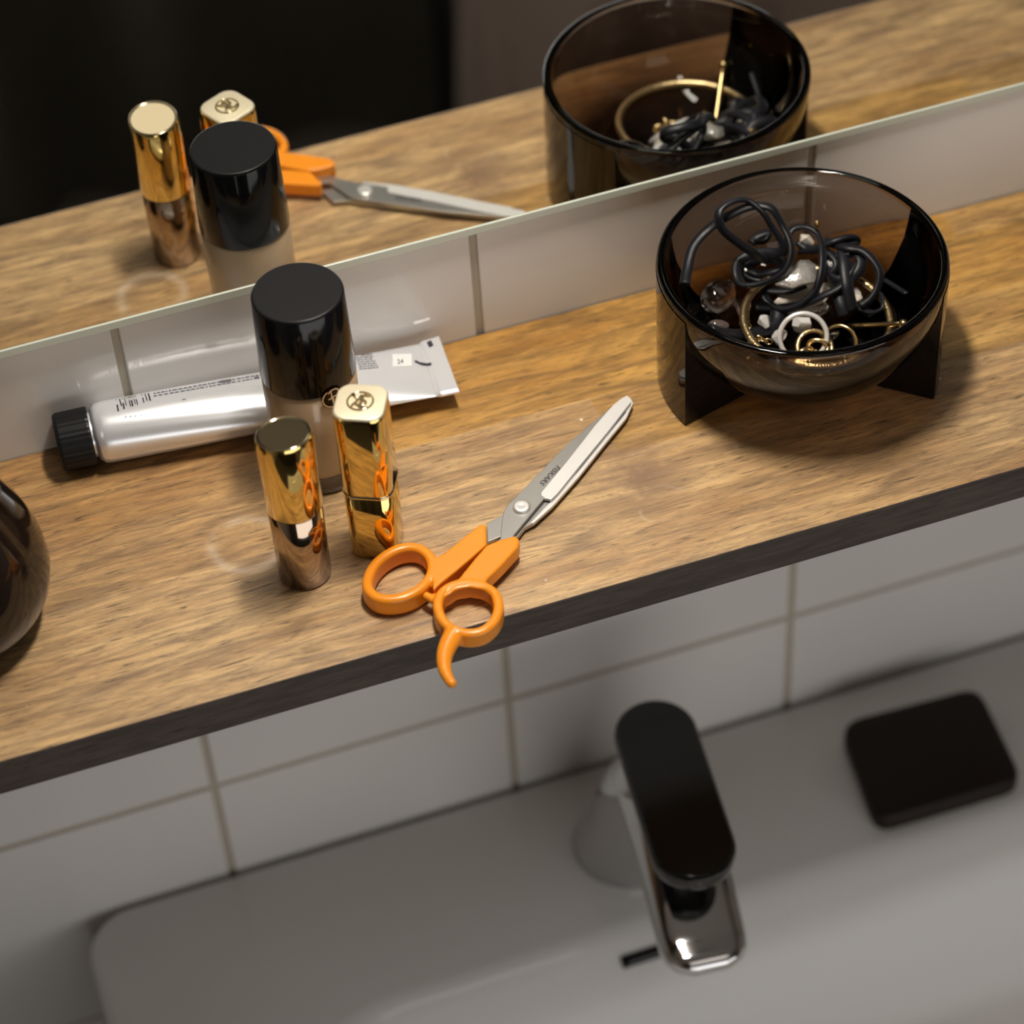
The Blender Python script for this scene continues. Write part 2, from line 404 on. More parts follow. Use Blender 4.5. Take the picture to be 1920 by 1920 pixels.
# spout: tongue that reaches out and down
rings = []
for s in range(15):
    t = s / 14
    c = LC + ydir * (-.006 + 0.078 * t); z = ZS + .083 - 0.016 * t * t
    w, h = .0205 - .001 * t, .0105 - .002 * t
    tang = (ydir * .112 + Vector((0, 0, -.040 * t))).normalized(); upv = xdir.cross(tang); upv = upv if upv.z > 0 else -upv
    rings.append([Vector((c.x, c.y, z)) + xdir * a + upv * b for a, b in rrect(2 * w, 2 * h, min(w, h) * .95, 5)])
e = rings[-1]; ce = sum(e, Vector()) / len(e)
for k, (fwd, sc) in enumerate(((.006, .93), (.011, .75), (.014, .45))):
    rings.append([ce + ydir * fwd + (p - ce) * sc for p in e])
obj('spout', loft(rings), M_CHROME, fa, smooth=True)
rings = [stad(LC, -.025, .068, .0165, -0.1935), stad(LC, -.0275, .0715, .0178, -0.1915), stad(LC, -.0282, .0725, .0185, -0.187), stad(LC, -.0278, .072, .0182, -0.1835), stad(LC, -.0265, .0705, .0170, -0.182)]
bevel(obj('lever', loft(rings), M_LEVER, fa), .0003)

# ------------------------------------------------------------------ brown soap block on the deck
P = [at(1576, 1352, ZS + .012), at(1836, 1284, ZS + .012), at(1920, 1458, ZS + .012), at(1645, 1540, ZS + .012)]
def roundpoly(P, r, n=5):
    out = []; m = len(P)
    for i in range(m):
        p, a, b = P[i], P[i - 1], P[(i + 1) % m]
        u, w_ = (a - p).normalized() * r, (b - p).normalized() * r
        for k in range(n + 1):
            t = k / n; out.append(p + u * (1 - t) ** 2 + w_ * t * t)
    return out
rp = roundpoly(P, .010)
cn = sum(P, Vector()) / 4
sp = thing('soap_block', 'dark brown rounded soap block on the white basin deck by the tap', 'soap', (cn.x, cn.y, ZS))
rings = []
for s, z in ((.96, .0002), (1.0, .002), (1.0, .009), (.97, .0115), (.92, .012)):
    rings.append([Vector((cn.x + (p.x - cn.x) * s, cn.y + (p.y - cn.y) * s, ZS + z)) for p in rp])
obj('soap_bar', loft(rings), M_BROWN, sp, smooth=True)

# ------------------------------------------------------------------ cosmetics
BC = Vector((0.0250, -0.0486, 0))
bt = thing('foundation_bottle', 'beige foundation bottle with a tall black cap standing beside the silver tube', 'bottle', BC)
HB = 0.0886; CB = 0.0512
obj('bottle_body', lathe([(.0001, .0040), (.0160, .0040), (.0172, .0055), (.0174, .012), (.0177, .030), (.0178, CB - .001), (.0165, CB), (.0001, CB)], 72, BC.x, BC.y), M_BEIGE, bt, smooth=True)
obj('glass_base', lathe([(.0001, .0002), (.0160, .0002), (.0170, .0010), (.0173, .0045), (.0173, .0088), (.01745, .0090), (.01745, .0092), (.0173, .0094), (.0001, .0094)][:5] + [(.0176, .0094), (.0001, .0094)], 72, BC.x, BC.y), M_BASEG, bt, smooth=True)
cp = obj('cap', lathe([(.0001, CB + .0002), (.0178, CB + .0002), (.0180, CB + .0008), (.0170, HB - .0010), (.0166, HB - .0003), (.0160, HB), (.0158, HB), (.0156, HB), (.0001, HB)], 96, BC.x, BC.y), [M_BLACK, M_BLACKM], bt, smooth=True)
for p in cp.data.polygons:
    if p.center.z > HB - .0004: p.material_index = 1
def on_cyl(c, r, a0, u, z): a = a0 + u / r; return Vector((c.x + r * math.cos(a), c.y + r * math.sin(a), z))
# round GA emblem hanging over the joint
EA, EZ, ER = math.radians(-76), 0.0500, 0.0047
dv = []
disc = ([on_cyl(BC, .01835, EA, 0, EZ)] + [on_cyl(BC, .01835, EA, ER * math.cos(2 * PI * i / 32), EZ + ER * math.sin(2 * PI * i / 32)) for i in range(32)], [(0, 1 + i, 1 + (i + 1) % 32) for i in range(32)])
em = obj('emblem_disc', disc, M_BLACK, bt, smooth=True)
def stroke(pts, w, fn, r=0.0):
    P2 = catmull([Vector((a, b, 0)) for a, b in pts], 6) if len(pts) > 2 else [Vector((*pts[0], 0)), Vector((*pts[1], 0))]
    V, Fc = [], []
    for i, p in enumerate(P2):
        t = (P2[min(i + 1, len(P2) - 1)] - P2[max(i - 1, 0)]).normalized(); s = Vector((-t.y, t.x, 0)) * w / 2
        V += [fn(p.x + s.x, p.y + s.y), fn(p.x - s.x, p.y - s.y)]
    for i in range(len(P2) - 1): Fc.append((2 * i, 2 * i + 1, 2 * i + 3, 2 * i + 2))
    return V, Fc
fn = lambda a, b: on_cyl(BC, .01850, EA, a, EZ + b)
R_ = ER * .93
arc = lambda cx, cy, r, a0, a1, n=10: [(cx + r * math.cos(math.radians(a0 + (a1 - a0) * k / n)), cy + r * math.sin(math.radians(a0 + (a1 - a0) * k / n))) for k in range(n + 1)]
G = [stroke(arc(0, 0, R_ * .95, 120, 300), .0006, fn), stroke([(0, -R_ * .85), (0, 0), (-R_ * .35, 0.0)][0:2], .0006, fn), stroke([(0, 0), (-R_ * .45, 0)], .0006, fn),
     stroke([(-R_ * .15, R_ * .9), (0, -R_ * .9)], .0005, fn), stroke(arc(0.0004, R_ * .35, R_ * .55, -60, 150), .0006, fn), stroke([(-.001, R_ * .1), (R_ * .8, R_ * .1)], .0006, fn), stroke([(R_ * .75, R_ * .4), (R_ * .7, -R_ * .7)], .0006, fn)]
obj('emblem_letters', merge(G), M_GOLDB, em, label='gold round monogram lettering')

# round lipstick with slanted top
LX, LY = 0.0037, -0.1006
lp = thing('lipstick', 'round gold and bronze lipstick tube with a slanted top, front left of the scissors', 'lipstick', (LX, LY, 0), 'gold lipstick tubes')
obj('lipstick_base', lathe([(.0001, .0001), (.0092, .0001), (.0099, .0008), (.0100, .0358), (.0096, .0362), (.0001, .0362)], 72, LX, LY), M_BRONZE, lp, smooth=True, label='mirror-polished bronze lower half')
V, Fc = lathe([(.0001, .0364), (.0102, .0364), (.0104, .0368), (.0103, .0700), (.0100, .0716), (.0096, .0722), (.0092, .0719), (.0089, .0717), (.0088, .0717), (.0087, .0717), (.0001, .0717)], 96, LX, LY)
tl = math.tan(math.radians(6.5))
for v in V:
    if v.z > .05: v.z += -(v.y - LY) * tl * 1.0
lc = obj('cap', (V, Fc), [M_GOLD, M_GOLDT], lp, smooth=True)
for p in lc.data.polygons:
    if p.center.z > .0692 and p.normal.z > .25: p.material_index = 1

# square lipstick
QX, QY, QA = 0.0335, -0.0955, math.radians(-26)
sq = thing('lipstick', 'square gold lipstick tube with an embossed top coloured pale like the reflected ceiling, between bottle and scissors', 'lipstick', (QX, QY, 0), 'gold lipstick tubes')
def sqr(w, r, z, n=6):
    c, s = math.cos(QA), math.sin(QA)
    return [Vector((QX + a * c - b * s, QY + a * s + b * c, z)) for a, b in rrect(w, w, r, n)]
obj('lipstick_base', loft([sqr(.0176, .004, .0001), sqr(.0182, .0045, .0008), sqr(.0183, .0045, .0315), sqr(.0179, .0045, .0318)]), M_GOLD, sq, smooth=True)
obj('collar', loft([sqr(.0190, .005, .0318), sqr(.0192, .005, .0322), sqr(.0190, .005, .0330)]), M_GOLDT, sq, smooth=True)
cap = obj('cap', loft([sqr(.0184, .0048, .0330), sqr(.0187, .005, .0334), sqr(.0189, .0052, .0700), sqr(.0186, .0052, .0715), sqr(.0178, .0050, .0722), sqr(.0160, .0045, .0724)]), [M_GOLD, M_GOLDB], sq, smooth=True)
for p in cap.data.polygons:
    if p.center.z > .0717: p.material_index = 1
for o in (cap,): bevel(o, .0001)
parts = [sweep([Vector((QX + .0046 * math.cos(2 * PI * i / 32), QY + .0046 * math.sin(2 * PI * i / 32), .0726)) for i in range(32)], circ(.0004, 8), closed=True)]
def lt(pts, w=.0005):
    P3 = [Vector((QX + a * math.cos(QA) - b * math.sin(QA), QY + a * math.sin(QA) + b * math.cos(QA), .0727)) for a, b in pts]
    P3 = catmull(P3, 6) if len(P3) > 2 else P3
    return sweep(P3, circ(w, 8))
k = .0034
parts += [lt([(-k, k), (-.2 * k, .1 * k)]), lt([(.5 * k, k), (-.2 * k, .1 * k), (-.9 * k, -k)]), lt([(.9 * k, .7 * k), (.2 * k, .9 * k), (-.1 * k, .4 * k), (.6 * k, -.1 * k), (.4 * k, -.7 * k), (-.4 * k, -.6 * k)]), lt([(.3 * k, .3 * k), (.0 * k, -.9 * k), (.9 * k, -.8 * k)])]
obj('embossed_monogram', merge(parts), M_GOLDT, cap, smooth=True)

# ------------------------------------------------------------------ silver tube against the wall
TC0, TC1 = Vector((-0.0553, -0.0122, 0.0124)), Vector((0.0785, -0.0215, 0.0105))
tdir = (TC1 - TC0).normalized(); tside = Vector((tdir.y, -tdir.x, 0)).normalized()   # towards the room
tb = thing('cream_tube', 'silver metal cream tube with black screw cap lying against the tiles', 'tube', (0.01, -0.016, 0))
L = (TC1 - TC0).length
def tsec(t, n=48):
    s = t / L
    ka = min(1.0, s * 1.02) ** .85; k = min(1.0, s) ** 1.9
    a = .0119 + (.0160 - .0119) * ka; b = .0119 * (1 - k) + .0009 * k
    e = 1.0
    if t < .004: q = math.sqrt(max(0, 1 - ((.004 - t) / .004) ** 2)); a = .0098 + (a - .0098) * q; b = .0098 + (b - .0098) * q
    c = TC0 + tdir * t
    c.z = .0124 * (1 - k) + k * .0085
    c.y += -0.001 * math.sin(s * 3) 
    return [c + tside * (a * math.cos(2 * PI * i / n)) + Vector((0, 0, 1)) * (b * math.sin(2 * PI * i / n)) for i in range(n)]
body_v, body_f = loft([tsec(L * i / 60) for i in range(61)])
rr_ = random.Random(3)
tube = obj('tube_body', (body_v, body_f), M_SILVERP, tb, smooth=True)
tm = tube.data
# crimped end
def crimp(t, w, h, off=0):
    c = TC0 + tdir * t; c.z = .0085 + off
    return [c + tside * a + Vector((0, 0, b)) for a, b in rrect(2 * w, 2 * h, h * .9, 2)]
obj('crimped_end', loft([crimp(L - .001, .0160, .0008), crimp(L + .0004, .0164, .0012, .0002), crimp(L + .0070, .0168, .0011, .0006), crimp(L + .0074, .0168, .0007, .0006)]), M_SILVERP, tb)
obj('tube_neck', sweep([TC0 + tdir * -.003, TC0 + tdir * .001], circ(.0088, 32)), M_SILVERP, tb, smooth=True)
rc = .0113
cap_p = [(-.0145, .2), (-.0145, .90), (-.0140, .96), (-.0130, 1.0), (-.0020, 1.02), (-.0010, 1.0), (-.0010, .2)]
nn = 72; rings = []
u0 = Vector((0, 0, 1))
for t, rr2 in cap_p:
    ring = []
    for i in range(nn):
        ridg = 1 + (.012 if (i % 2 == 0 and abs(rr2 - 1) < .05) else 0)
        a = 2 * PI * i / nn; ring.append(TC0 + tdir * t + (tside * math.cos(a) + u0 * math.sin(a)) * (rc * rr2 * ridg) - Vector((0, 0, .0004)))
    rings.append(ring)
obj('screw_cap', loft(rings), M_BLACKM, tb)
# printing on the tube: real thin patches laid on the surface
bvh = BVHTree.FromPolygons([tuple(v) for v in body_v], body_f)
cv, cf = loft([crimp(L - .001, .0160, .0008), crimp(L + .0004, .0164, .0012, .0002), crimp(L + .0070, .0168, .0011, .0006), crimp(L + .0074, .0168, .0007, .0006)])
bvh2 = BVHTree.FromPolygons([tuple(v) for v in cv], cf)
def lay(px, py, off=.00012):
    o_, d_ = ray(px, py); best = None
    for B_ in (bvh, bvh2):
        h = B_.ray_cast(o_, d_.normalized())
        if h[0] is not None and (best is None or h[3] < best[3]): best = h
    if best is None: return None
    n_ = best[1] if best[1].dot(d_) < 0 else -best[1]
    return best[0] + n_ * off
def patch(x0, y0, x1, y1, w, nseg=2):
    """a bar from pixel (x0,y0) to (x1,y1), w pixels wide"""
    V, Fc = [], []; dx, dy = x1 - x0, y1 - y0; l = math.hypot(dx, dy); nx, ny = -dy / l * w / 2, dx / l * w / 2
    for i in range(nseg + 1):
        t = i / nseg; a = lay(x0 + dx * t + nx, y0 + dy * t + ny); b = lay(x0 + dx * t - nx, y0 + dy * t - ny)
        if a is None or b is None: return [], []
        V += [a, b]
    Fc = [(2 * i, 2 * i + 1, 2 * i + 3, 2 * i + 2) for i in range(nseg)]
    return V, Fc
bars = []
for k_, (x, w, l) in enumerate([(218, 3, 22), (224, 2.4, 13), (229, 3, 20), (233, 1.6, 14), (241, 2, 17), (245, 3, 18), (250, 1.6, 15), (254, 2, 17), (266, 2.2, 15), (272, 2, 13), (278, 3, 14)]):
    yt = 750 - (x - 216) * .20
    bars.append(patch(x, yt, x + 4, yt + l, w))
obj('barcode_print', merge(bars), M_PRINT, tb)
tx = []
for row in range(2):
    x = 288
    while x < 494:
        l = rr_.uniform(3, 9); y = 738 - (x - 288) * .175 + row * 5
        tx.append(patch(x, y, x + l, y - l * .172, 2.0, 1)); x += l + rr_.uniform(1.5, 3)
tx.append(patch(412, 716.5, 434, 713, 4.5, 1)); tx.append(patch(477, 709, 486, 708, 4.5, 1)); tx.append(patch(341, 749.5, 349, 748.5, 1.6, 1))
for x in (234, 243, 252, 263): tx.append(patch(x, 783 - (x - 234) * .1, x + 3.5, 781 - (x - 234) * .1, 1.2, 1))
obj('small_print', merge([t for t in tx if t[0]]), M_PRINTG, tb)
tx = []
for row in range(9):
    y0_ = 659 + row * 4.3; x = 664 + row * 1.2; xe = 693 + row * 2.1
    while x < xe - 2:
        l = min(rr_.uniform(4, 10), xe - x); tx.append(patch(x, y0_ - (x - 664) * .10, x + l, y0_ - (x + l - 664) * .10, 1.7, 1)); x += l + 1.4
obj('paragraph_print', merge([t for t in tx if t[0]]), M_PRINTG, tb)
obj('white_label', merge([patch(736, 676, 772, 675, 23, 4)]), M_LABELW, tb)
def laid_text(name, s, ox, oy, ux, uy, size, m, parent, layfn, mirror=False):
    cu = bpy.data.curves.new(name, 'FONT'); cu.body = s; cu.size = 1.0; cu.resolution_u = 2
    to = bpy.data.objects.new(name, cu); COL.objects.link(to)
    dg = bpy.context.evaluated_depsgraph_get(); me = bpy.data.meshes.new_from_object(to.evaluated_get(dg))
    bpy.data.objects.remove(to)
    vx, vy = -uy, ux
    V = []
    for v_ in me.vertices:
        a, b = v_.co.x * size, v_.co.y * size
        V.append(layfn(ox + ux * a + vx * b * -1, oy + uy * a + vy * b * -1))
    Fc = [tuple(p.vertices) for p in me.polygons]
    ok = [f_ for f_ in Fc if all(V[i] is not None for i in f_)]
    V = [q if q is not None else Vector((0, 0, 0)) for q in V]
    used = sorted({i for f_ in ok for i in f_}); mp_ = {i: n for n, i in enumerate(used)}
    return obj(name, ([V[i] for i in used], [tuple(mp_[i] for i in f_) for f_ in ok]), m, parent)
laid_text('label_lettering', '24', 745, 683, .99, -.10, 12, M_PRINTG, tb, lambda x, y: lay(x, y, .0003))
obj('brush_mark', merge([patch(778, 677, 788, 682, 4, 2), patch(788, 682, 800, 684, 5, 2), patch(800, 684, 809, 682.5, 5, 2)]), M_PRINT, tb)
obj('crimp_mark', merge([patch(804, 640, 809, 650, 9, 2)]), M_PRINT, tb)

# ------------------------------------------------------------------ scissors
def z4(X, Y): return (640 + X * .3125, 720 + Y * .3125)      # reading scale of the traced outlines
def z5(X, Y): return (900 + X * .15625, 730 + Y * .15625)
sc = thing('scissors', 'open orange-handled steel scissors lying across the front of the shelf', 'scissors', (0.09, -0.11, 0))
def tr4(pts, z): return [at(*z4(*p), z) for p in pts]
def tr5(pts, z): return [at(*z5(*p), z) for p in pts]
def remesh(o, vox=.00045, it=6):
    r = o.modifiers.new('remesh', 'REMESH'); r.mode = 'VOXEL'; r.voxel_size = vox; r.use_smooth_shade = True
    s = o.modifiers.new('smooth', 'SMOOTH'); s.factor = .5; s.iterations = it
ZT = .0092
def ringmesh(pts, z, h, w):
    P3 = catmull(tr4(pts, z - h / 2), 8, closed=True)
    return sweep(P3, rrect(w, h, w * .42, 4), closed=True, up=(0, 0, 1))
r1 = ringmesh([(160, 1235), (185, 1150), (245, 1080), (330, 1030), (415, 1012), (490, 1030), (542, 1085), (548, 1160), (510, 1230), (440, 1285), (350, 1318), (250, 1322), (185, 1290)], ZT, .0088, .0041)
s1 = prism([(p.x, p.y) for p in reversed(tr4([(545, 1045), (610, 1020), (700, 945), (800, 865), (838, 838), (868, 848), (872, 960), (800, 1025), (700, 1110), (600, 1190), (550, 1235), (548, 1150)], ZT))], ZT - .0062, ZT)
h1 = obj('handle', merge([r1, s1]), M_ORANGE, sc, smooth=True); remesh(h1)
r2 = ringmesh([(582, 1360), (610, 1280), (680, 1237), (765, 1225), (850, 1240), (920, 1285), (945, 1360), (925, 1440), (860, 1505), (770, 1525), (680, 1505), (612, 1450)], ZT + .0004, .0080, .0038)
s2 = prism([(p.x, p.y) for p in reversed(tr4([(628, 1266), (700, 1170), (800, 1045), (870, 965), (950, 932), (1045, 908), (1070, 935), (1060, 975), (960, 1085), (852, 1190), (852, 1228), (765, 1214), (690, 1228), (640, 1262)], ZT + .0002))], ZT - .0062, ZT + .0002)
hk = catmull(tr4([(690, 1490), (645, 1560), (618, 1640), (622, 1720), (650, 1780), (662, 1795)], .0060), 6)
hook = sweep(hk, circ(.0036, 12), up=(0, 0, 1), scale=lambda t: 1.15 - .62 * min(1, t * 1.3) if t < .93 else .5)
ksph = sphere(hk[-1], .0019)
nub = sphere(at(*z4(560, 1290), .0055), .0021, .0021, .0021)
nub2 = sweep([at(*z4(500, 1265), .0060), at(*z4(590, 1320), .0060)], circ(.0016, 10))
h2 = obj('handle', merge([r2, s2, hook, ksph, nub, nub2]), M_ORANGE, sc, smooth=True, label='orange handle with a curved finger rest'); remesh(h2)
# blades
zb = .0034
low = [(85, 1600), (150, 1560), (275, 1490), (330, 1420), (560, 1200), (1040, 760), (1500, 330), (1700, 130), (1815, 105), (1832, 160), (1745, 340), (1500, 640), (1180, 1040), (860, 1400), (640, 1600), (540, 1650), (430, 1790), (240, 1760), (90, 1820)]
b1 = obj('blade', prism([(p.x, p.y) for p in reversed(tr5(low, zb))], .0014, zb - .0004), M_STEEL, sc); bevel(b1, .0002)
obj('blade_edge', prism([(p.x, p.y) for p in reversed(tr5([(600, 1612), (850, 1352), (1180, 985), (1500, 590), (1745, 290), (1812, 120), (1836, 165), (1755, 345), (1510, 640), (1190, 1042), (870, 1402), (650, 1600)], zb))], zb - .0010, zb + .0001), M_STEELB, b1)
top = [(-60, 2000), (245, 1790), (262, 1600), (275, 1490), (300, 1430), (345, 1370), (520, 1200), (560, 1155), (1040, 660), (1300, 440), (1600, 190), (1700, 105), (1755, 78), (1800, 95), (1812, 160), (1530, 520), (1210, 910), (928, 1258), (855, 1328), (770, 1312), (410, 1745), (300, 2000)]
zt = .0047
b2 = obj('blade', prism([(p.x, p.y) for p in reversed(tr5(top, zt))], zb + .0001, zt), M_STEEL, sc, label='upper steel blade with engraved lettering'); bevel(b2, .00025)
obj('ground_bevel', prism([(p.x, p.y) for p in reversed(tr5([(738, 1240), (740, 1275), (790, 1312), (852, 1326), (925, 1256), (1206, 908), (1526, 518), (1808, 158), (1810, 115), (1765, 78), (1700, 110), (1600, 190), (1380, 440), (1060, 850)], zt))], zt - .0003, zt + .00012), M_STEELB, b2)
pv = at(*z5(500, 1420), zt)
sc_p = [(.0001, zt - .004), (.0034, zt - .004), (.0034, zt + .0006), (.0032, zt + .0010), (.0024, zt + .0013), (.0010, zt + .0011), (.0001, zt + .0010)]
obj('pivot_screw', lathe(sc_p, 40, pv.x, pv.y), M_SCREW, sc, smooth=True)
onb = lambda x, y: at(x, y, zt + .00016)
def ang(p, q): l = math.hypot(q[0] - p[0], q[1] - p[1]); return ((q[0] - p[0]) / l, (q[1] - p[1]) / l)
u_ = ang(z5(955, 900), z5(700, 1160))
ox, oy = z5(965, 935)
laid_text('engraved_lettering', 'FISKARS', ox - 6 , oy - 5, u_[0], u_[1], 13.5, M_PRINT, b2, onb)

# ------------------------------------------------------------------ smoked glass bowl
GC = Vector((0.2167, -0.0657, 0)); GR, GZ = .0556, .0560
bw = thing('glass_bowl', 'smoked brown glass bowl on two solid legs filled with jewellery and black cord', 'bowl', (GC.x, GC.y, 0))
prof = []
ri = GR - .0036; zc = GZ - .0005
for i in range(25):
    a = math.radians(90 - 90 * (i / 24)); prof.append((max(.0001, ri * math.cos(a)), zc - .0005 - ri * math.sin(a) * .80))
for a in range(20, 180, 20):
    prof.append((GR - .0018 + .0018 * -math.cos(math.radians(a)), zc + .0018 * math.sin(math.radians(a))))
for i in range(25):
    a = math.radians(90 * (i / 24)); prof.append((max(.0001, GR * math.cos(a)), zc - GR * math.sin(a) * .985))
prof2 = [(r, z) for r, z in prof]
obj('glass_dish', lathe(prof2, 96, GC.x, GC.y), M_SMOKE, bw, smooth=True)
# legs: wedges of the outer cylinder, hollowed by the dish
def leg(a0, a1, n=18):
    V, Fc = [], []
    cols = n + 1; ro = GR + .0002
    zz = []
    for i in range(cols):
        a = math.radians(a0 + (a1 - a0) * i / n)
        c, s = math.cos(a), math.sin(a)
        for r, z in ((.014, .0001), (ro - .0006, .0001), (ro, .0008), (ro, zc - .002), (GR * .999, zc - .004), (GR * .96, zc - GR * .985 * .28 - .0004), (GR * .85, zc - GR * .985 * .527 - .0004), (GR * .7, zc - GR * .985 * .714 - .0004), (GR * .5, zc - GR * .985 * .866 - .0004), (.014, .0022)):
            V.append(Vector((GC.x + r * c, GC.y + r * s, z)))
    k = 10
    for i in range(n):
        for j in range(k): Fc.append((i * k + j, (i + 1) * k + j, (i + 1) * k + (j + 1) % k, i * k + (j + 1) % k))
    Fc.append(tuple(range(k))); Fc.append(tuple(reversed(range(n * k, n * k + k))))
    return V, Fc
for a0, a1 in ((138.6, 195.6), (-41.6, 15.4)):
    l_ = obj('leg', leg(a0, a1), M_SMOKED, bw); bevel(l_, .0003, 2, 40)
# keep contents inside the dish
CI = Vector((GC.x, GC.y, zc)); RI = ri - .0012
def inb(px, py, z, margin=0.0):
    R = RI - margin
    for dz in [k * .0005 * s for k in range(0, 100) for s in (1, -1)]:
        p = at(px, py, z + dz)
        q = p - CI
        if p.z <= zc + .012 and (math.hypot(q.x, q.y) < R if q.z > 0 else math.hypot(q.x, q.y, q.z / .79) < R): return p
    p = at(px, py, z); q = p - CI; return CI + q.normalized() * R
def z6(X, Y): return (1280 + X * .21875, 360 + Y * .21875)
def cordpath(pts): return catmull([inb(*z6(x, y), z, .0022) for x, y, z in pts], 7)
flat = circ(.0021, 10, .0012)
def cord(pts, tw, k=1.0):
    return sweep(cordpath(pts), [(a * k, b * k) for a, b in flat], twist=tw)
c1 = merge([cord([(20, 790, .030), (40, 660, .036), (90, 470, .042), (230, 310, .048), (420, 190, .053), (600, 120, .056), (760, 140, .056), (860, 290, .050), (930, 450, .046), (920, 590, .042), (850, 700, .038), (700, 775, .034), (540, 800, .032), (475, 740, .032), (468, 620, .034), (560, 545, .036), (700, 520, .038), (820, 520, .040), (850, 440, .044), (760, 290, .050), (690, 180, .055), (560, 75, .058), (440, 75, .059), (330, 140, .058), (305, 220, .056), (350, 330, .051), (470, 430, .046), (600, 520, .041), (720, 600, .034)], .015),
            cord([(520, 640, .026), (640, 700, .028), (780, 680, .030), (860, 620, .031), (760, 560, .030), (620, 580, .028), (540, 690, .026), (640, 750, .026), (800, 745, .027), (920, 690, .028)], .02, 1.15),
            cord([(590, 440, .030), (650, 380, .034), (740, 350, .036), (700, 420, .030), (600, 420, .026)], .02)])
obj('black_cord', c1, M_CORD, smooth=True, label='black satin cord with a tall loop standing up in the glass bowl', cat='cord', group='black cords in the glass bowl')
c2 = merge([cord([(720, 560, .028), (860, 520, .030), (900, 380, .036), (960, 310, .038), (1080, 310, .038), (1170, 380, .037), (1200, 520, .036), (1190, 700, .033), (1130, 860, .028), (1010, 960, .024), (860, 1010, .021), (740, 950, .020), (690, 880, .020)], .012, 1.1),
            cord([(620, 980, .016), (820, 990, .018), (1000, 970, .022), (1200, 890, .027), (1350, 810, .030), (1430, 700, .033), (1500, 600, .034)], .01, 1.1),
            cord([(560, 700, .024), (700, 830, .022), (900, 850, .024), (1060, 800, .026)], .03)])
obj('black_cord', c2, M_CORD, smooth=True, label='black satin cord looped over the pearly plate in the middle of the bowl', cat='cord', group='black cords in the glass bowl')
c3_ = merge([cord([(1010, 500, .030), (1150, 480, .034), (1300, 420, .038), (1430, 390, .038), (1480, 420, .036), (1380, 480, .036), (1390, 620, .035), (1410, 780, .032), (1430, 900, .028), (1460, 1000, .024)], .02, 1.25),
             cord([(1230, 420, .032), (1320, 450, .036), (1420, 480, .038), (1530, 500, .038), (1620, 570, .037), (1690, 690, .034), (1670, 820, .030), (1610, 920, .027), (1530, 980, .025)], .015, 1.25),
             cord([(1470, 500, .036), (1530, 600, .035), (1490, 700, .033), (1380, 760, .031), (1280, 740, .030), (1250, 650, .030), (1320, 560, .034), (1440, 540, .036)], .02, 1.1),
             cord([(1000, 430, .030), (1100, 500, .032), (1250, 520, .034), (1330, 620, .033), (1270, 710, .030), (1210, 640, .030), (1230, 540, .033)], .02, 1.1),
             cord([(1330, 830, .027), (1370, 960, .024), (1400, 1050, .020)], .0, 1.5),
             cord([(1500, 990, .022), (1620, 1030, .020), (1710, 990, .021), (1700, 880, .024)], .01, .6)])
obj('black_cord', c3_, M_CORD, smooth=True, label='black satin cord bunched in knots at the right side of the bowl', cat='cord', group='black cords in the glass bowl')
c4 = cord([(240, 1170, .024), (400, 1215, .020), (560, 1220, .018), (720, 1180, .017), (800, 1110, .018), (820, 1010, .020)], .0, 1.35)
obj('black_cord', c4, M_CORD, smooth=True, label='thick black cord end crossing the front left of the bowl', cat='cord', group='black cords in the glass bowl')
c5 = cord([(1690, 730, .030), (1790, 790, .032), (1920, 870, .034)], .0, .5)
obj('black_cord', c5, M_CORD, smooth=True, label='thin black cord end at the right wall of the bowl', cat='cord', group='black cords in the glass bowl')

def ringobj(c, r, tube, nvec, m, label, name='ring', grp='rings in the glass bowl', tube2=None, n=48):
    nvec = Vector(nvec).normalized(); a = nvec.orthogonal().normalized(); b = nvec.cross(a)
    P_ = [Vector(c) + a * r * math.cos(2 * PI * i / n) + b * r * math.sin(2 * PI * i / n) for i in range(n)]
    V, Fc = sweep(P_, circ(tube, 10, tube2), closed=True, up=nvec)
    return obj(name, (V, Fc), m, smooth=True, label=label, cat='ring' if name == 'ring' else 'bangle', group=grp)
camdir = (CAM_LOC - CI).normalized()
ringobj(inb(1506, 632, .021), 0.0092, .0010, camdir + Vector((0.1, 0, -.1)), M_SILV, 'bright silver ring standing upright at the front of the bowl')
ringobj(inb(1527, 652, .014), .0068, .0010, camdir + Vector((.25, 0, .35)), M_JGOLDR, 'twisted gold ring behind the silver ring', tube2=.0014)
ringobj(inb(1574, 642, .015), .0066, .00075, camdir + Vector((-.35, 0, 0)), M_JGOLD, 'plain thin gold ring right of the silver ring')
gb = ringobj((GC.x + .0058, GC.y - .0032, .0262), .0285, .0016, (0.02, -.05, 1), M_JGOLDR, 'large gold hoop bangle lying round the bottom of the bowl', name='bangle', grp='bangles in the glass bowl', n=72)
del gb['group']
del bpy.data.objects['ring']['label']; bpy.data.objects['ring']['label'] = 'bright silver ring standing upright at the front of the bowl'
pa, pb = inb(1590, 611, .018), inb(1694, 607, .020, .001)
gp = thing('gold_pin', 'straight gold pin with a ball tip on the right side of the bowl', 'pin', pa)
obj('pin_shaft', sweep([pa.lerp(pb, i / 6) for i in range(7)], circ(.0010, 10)), M_JGOLD, gp, smooth=True)
obj('ball_tip', sphere(pb, .0019), M_JGOLD, gp, smooth=True)
def rotm(a, b, c): return Euler((a, b, c)).to_matrix()
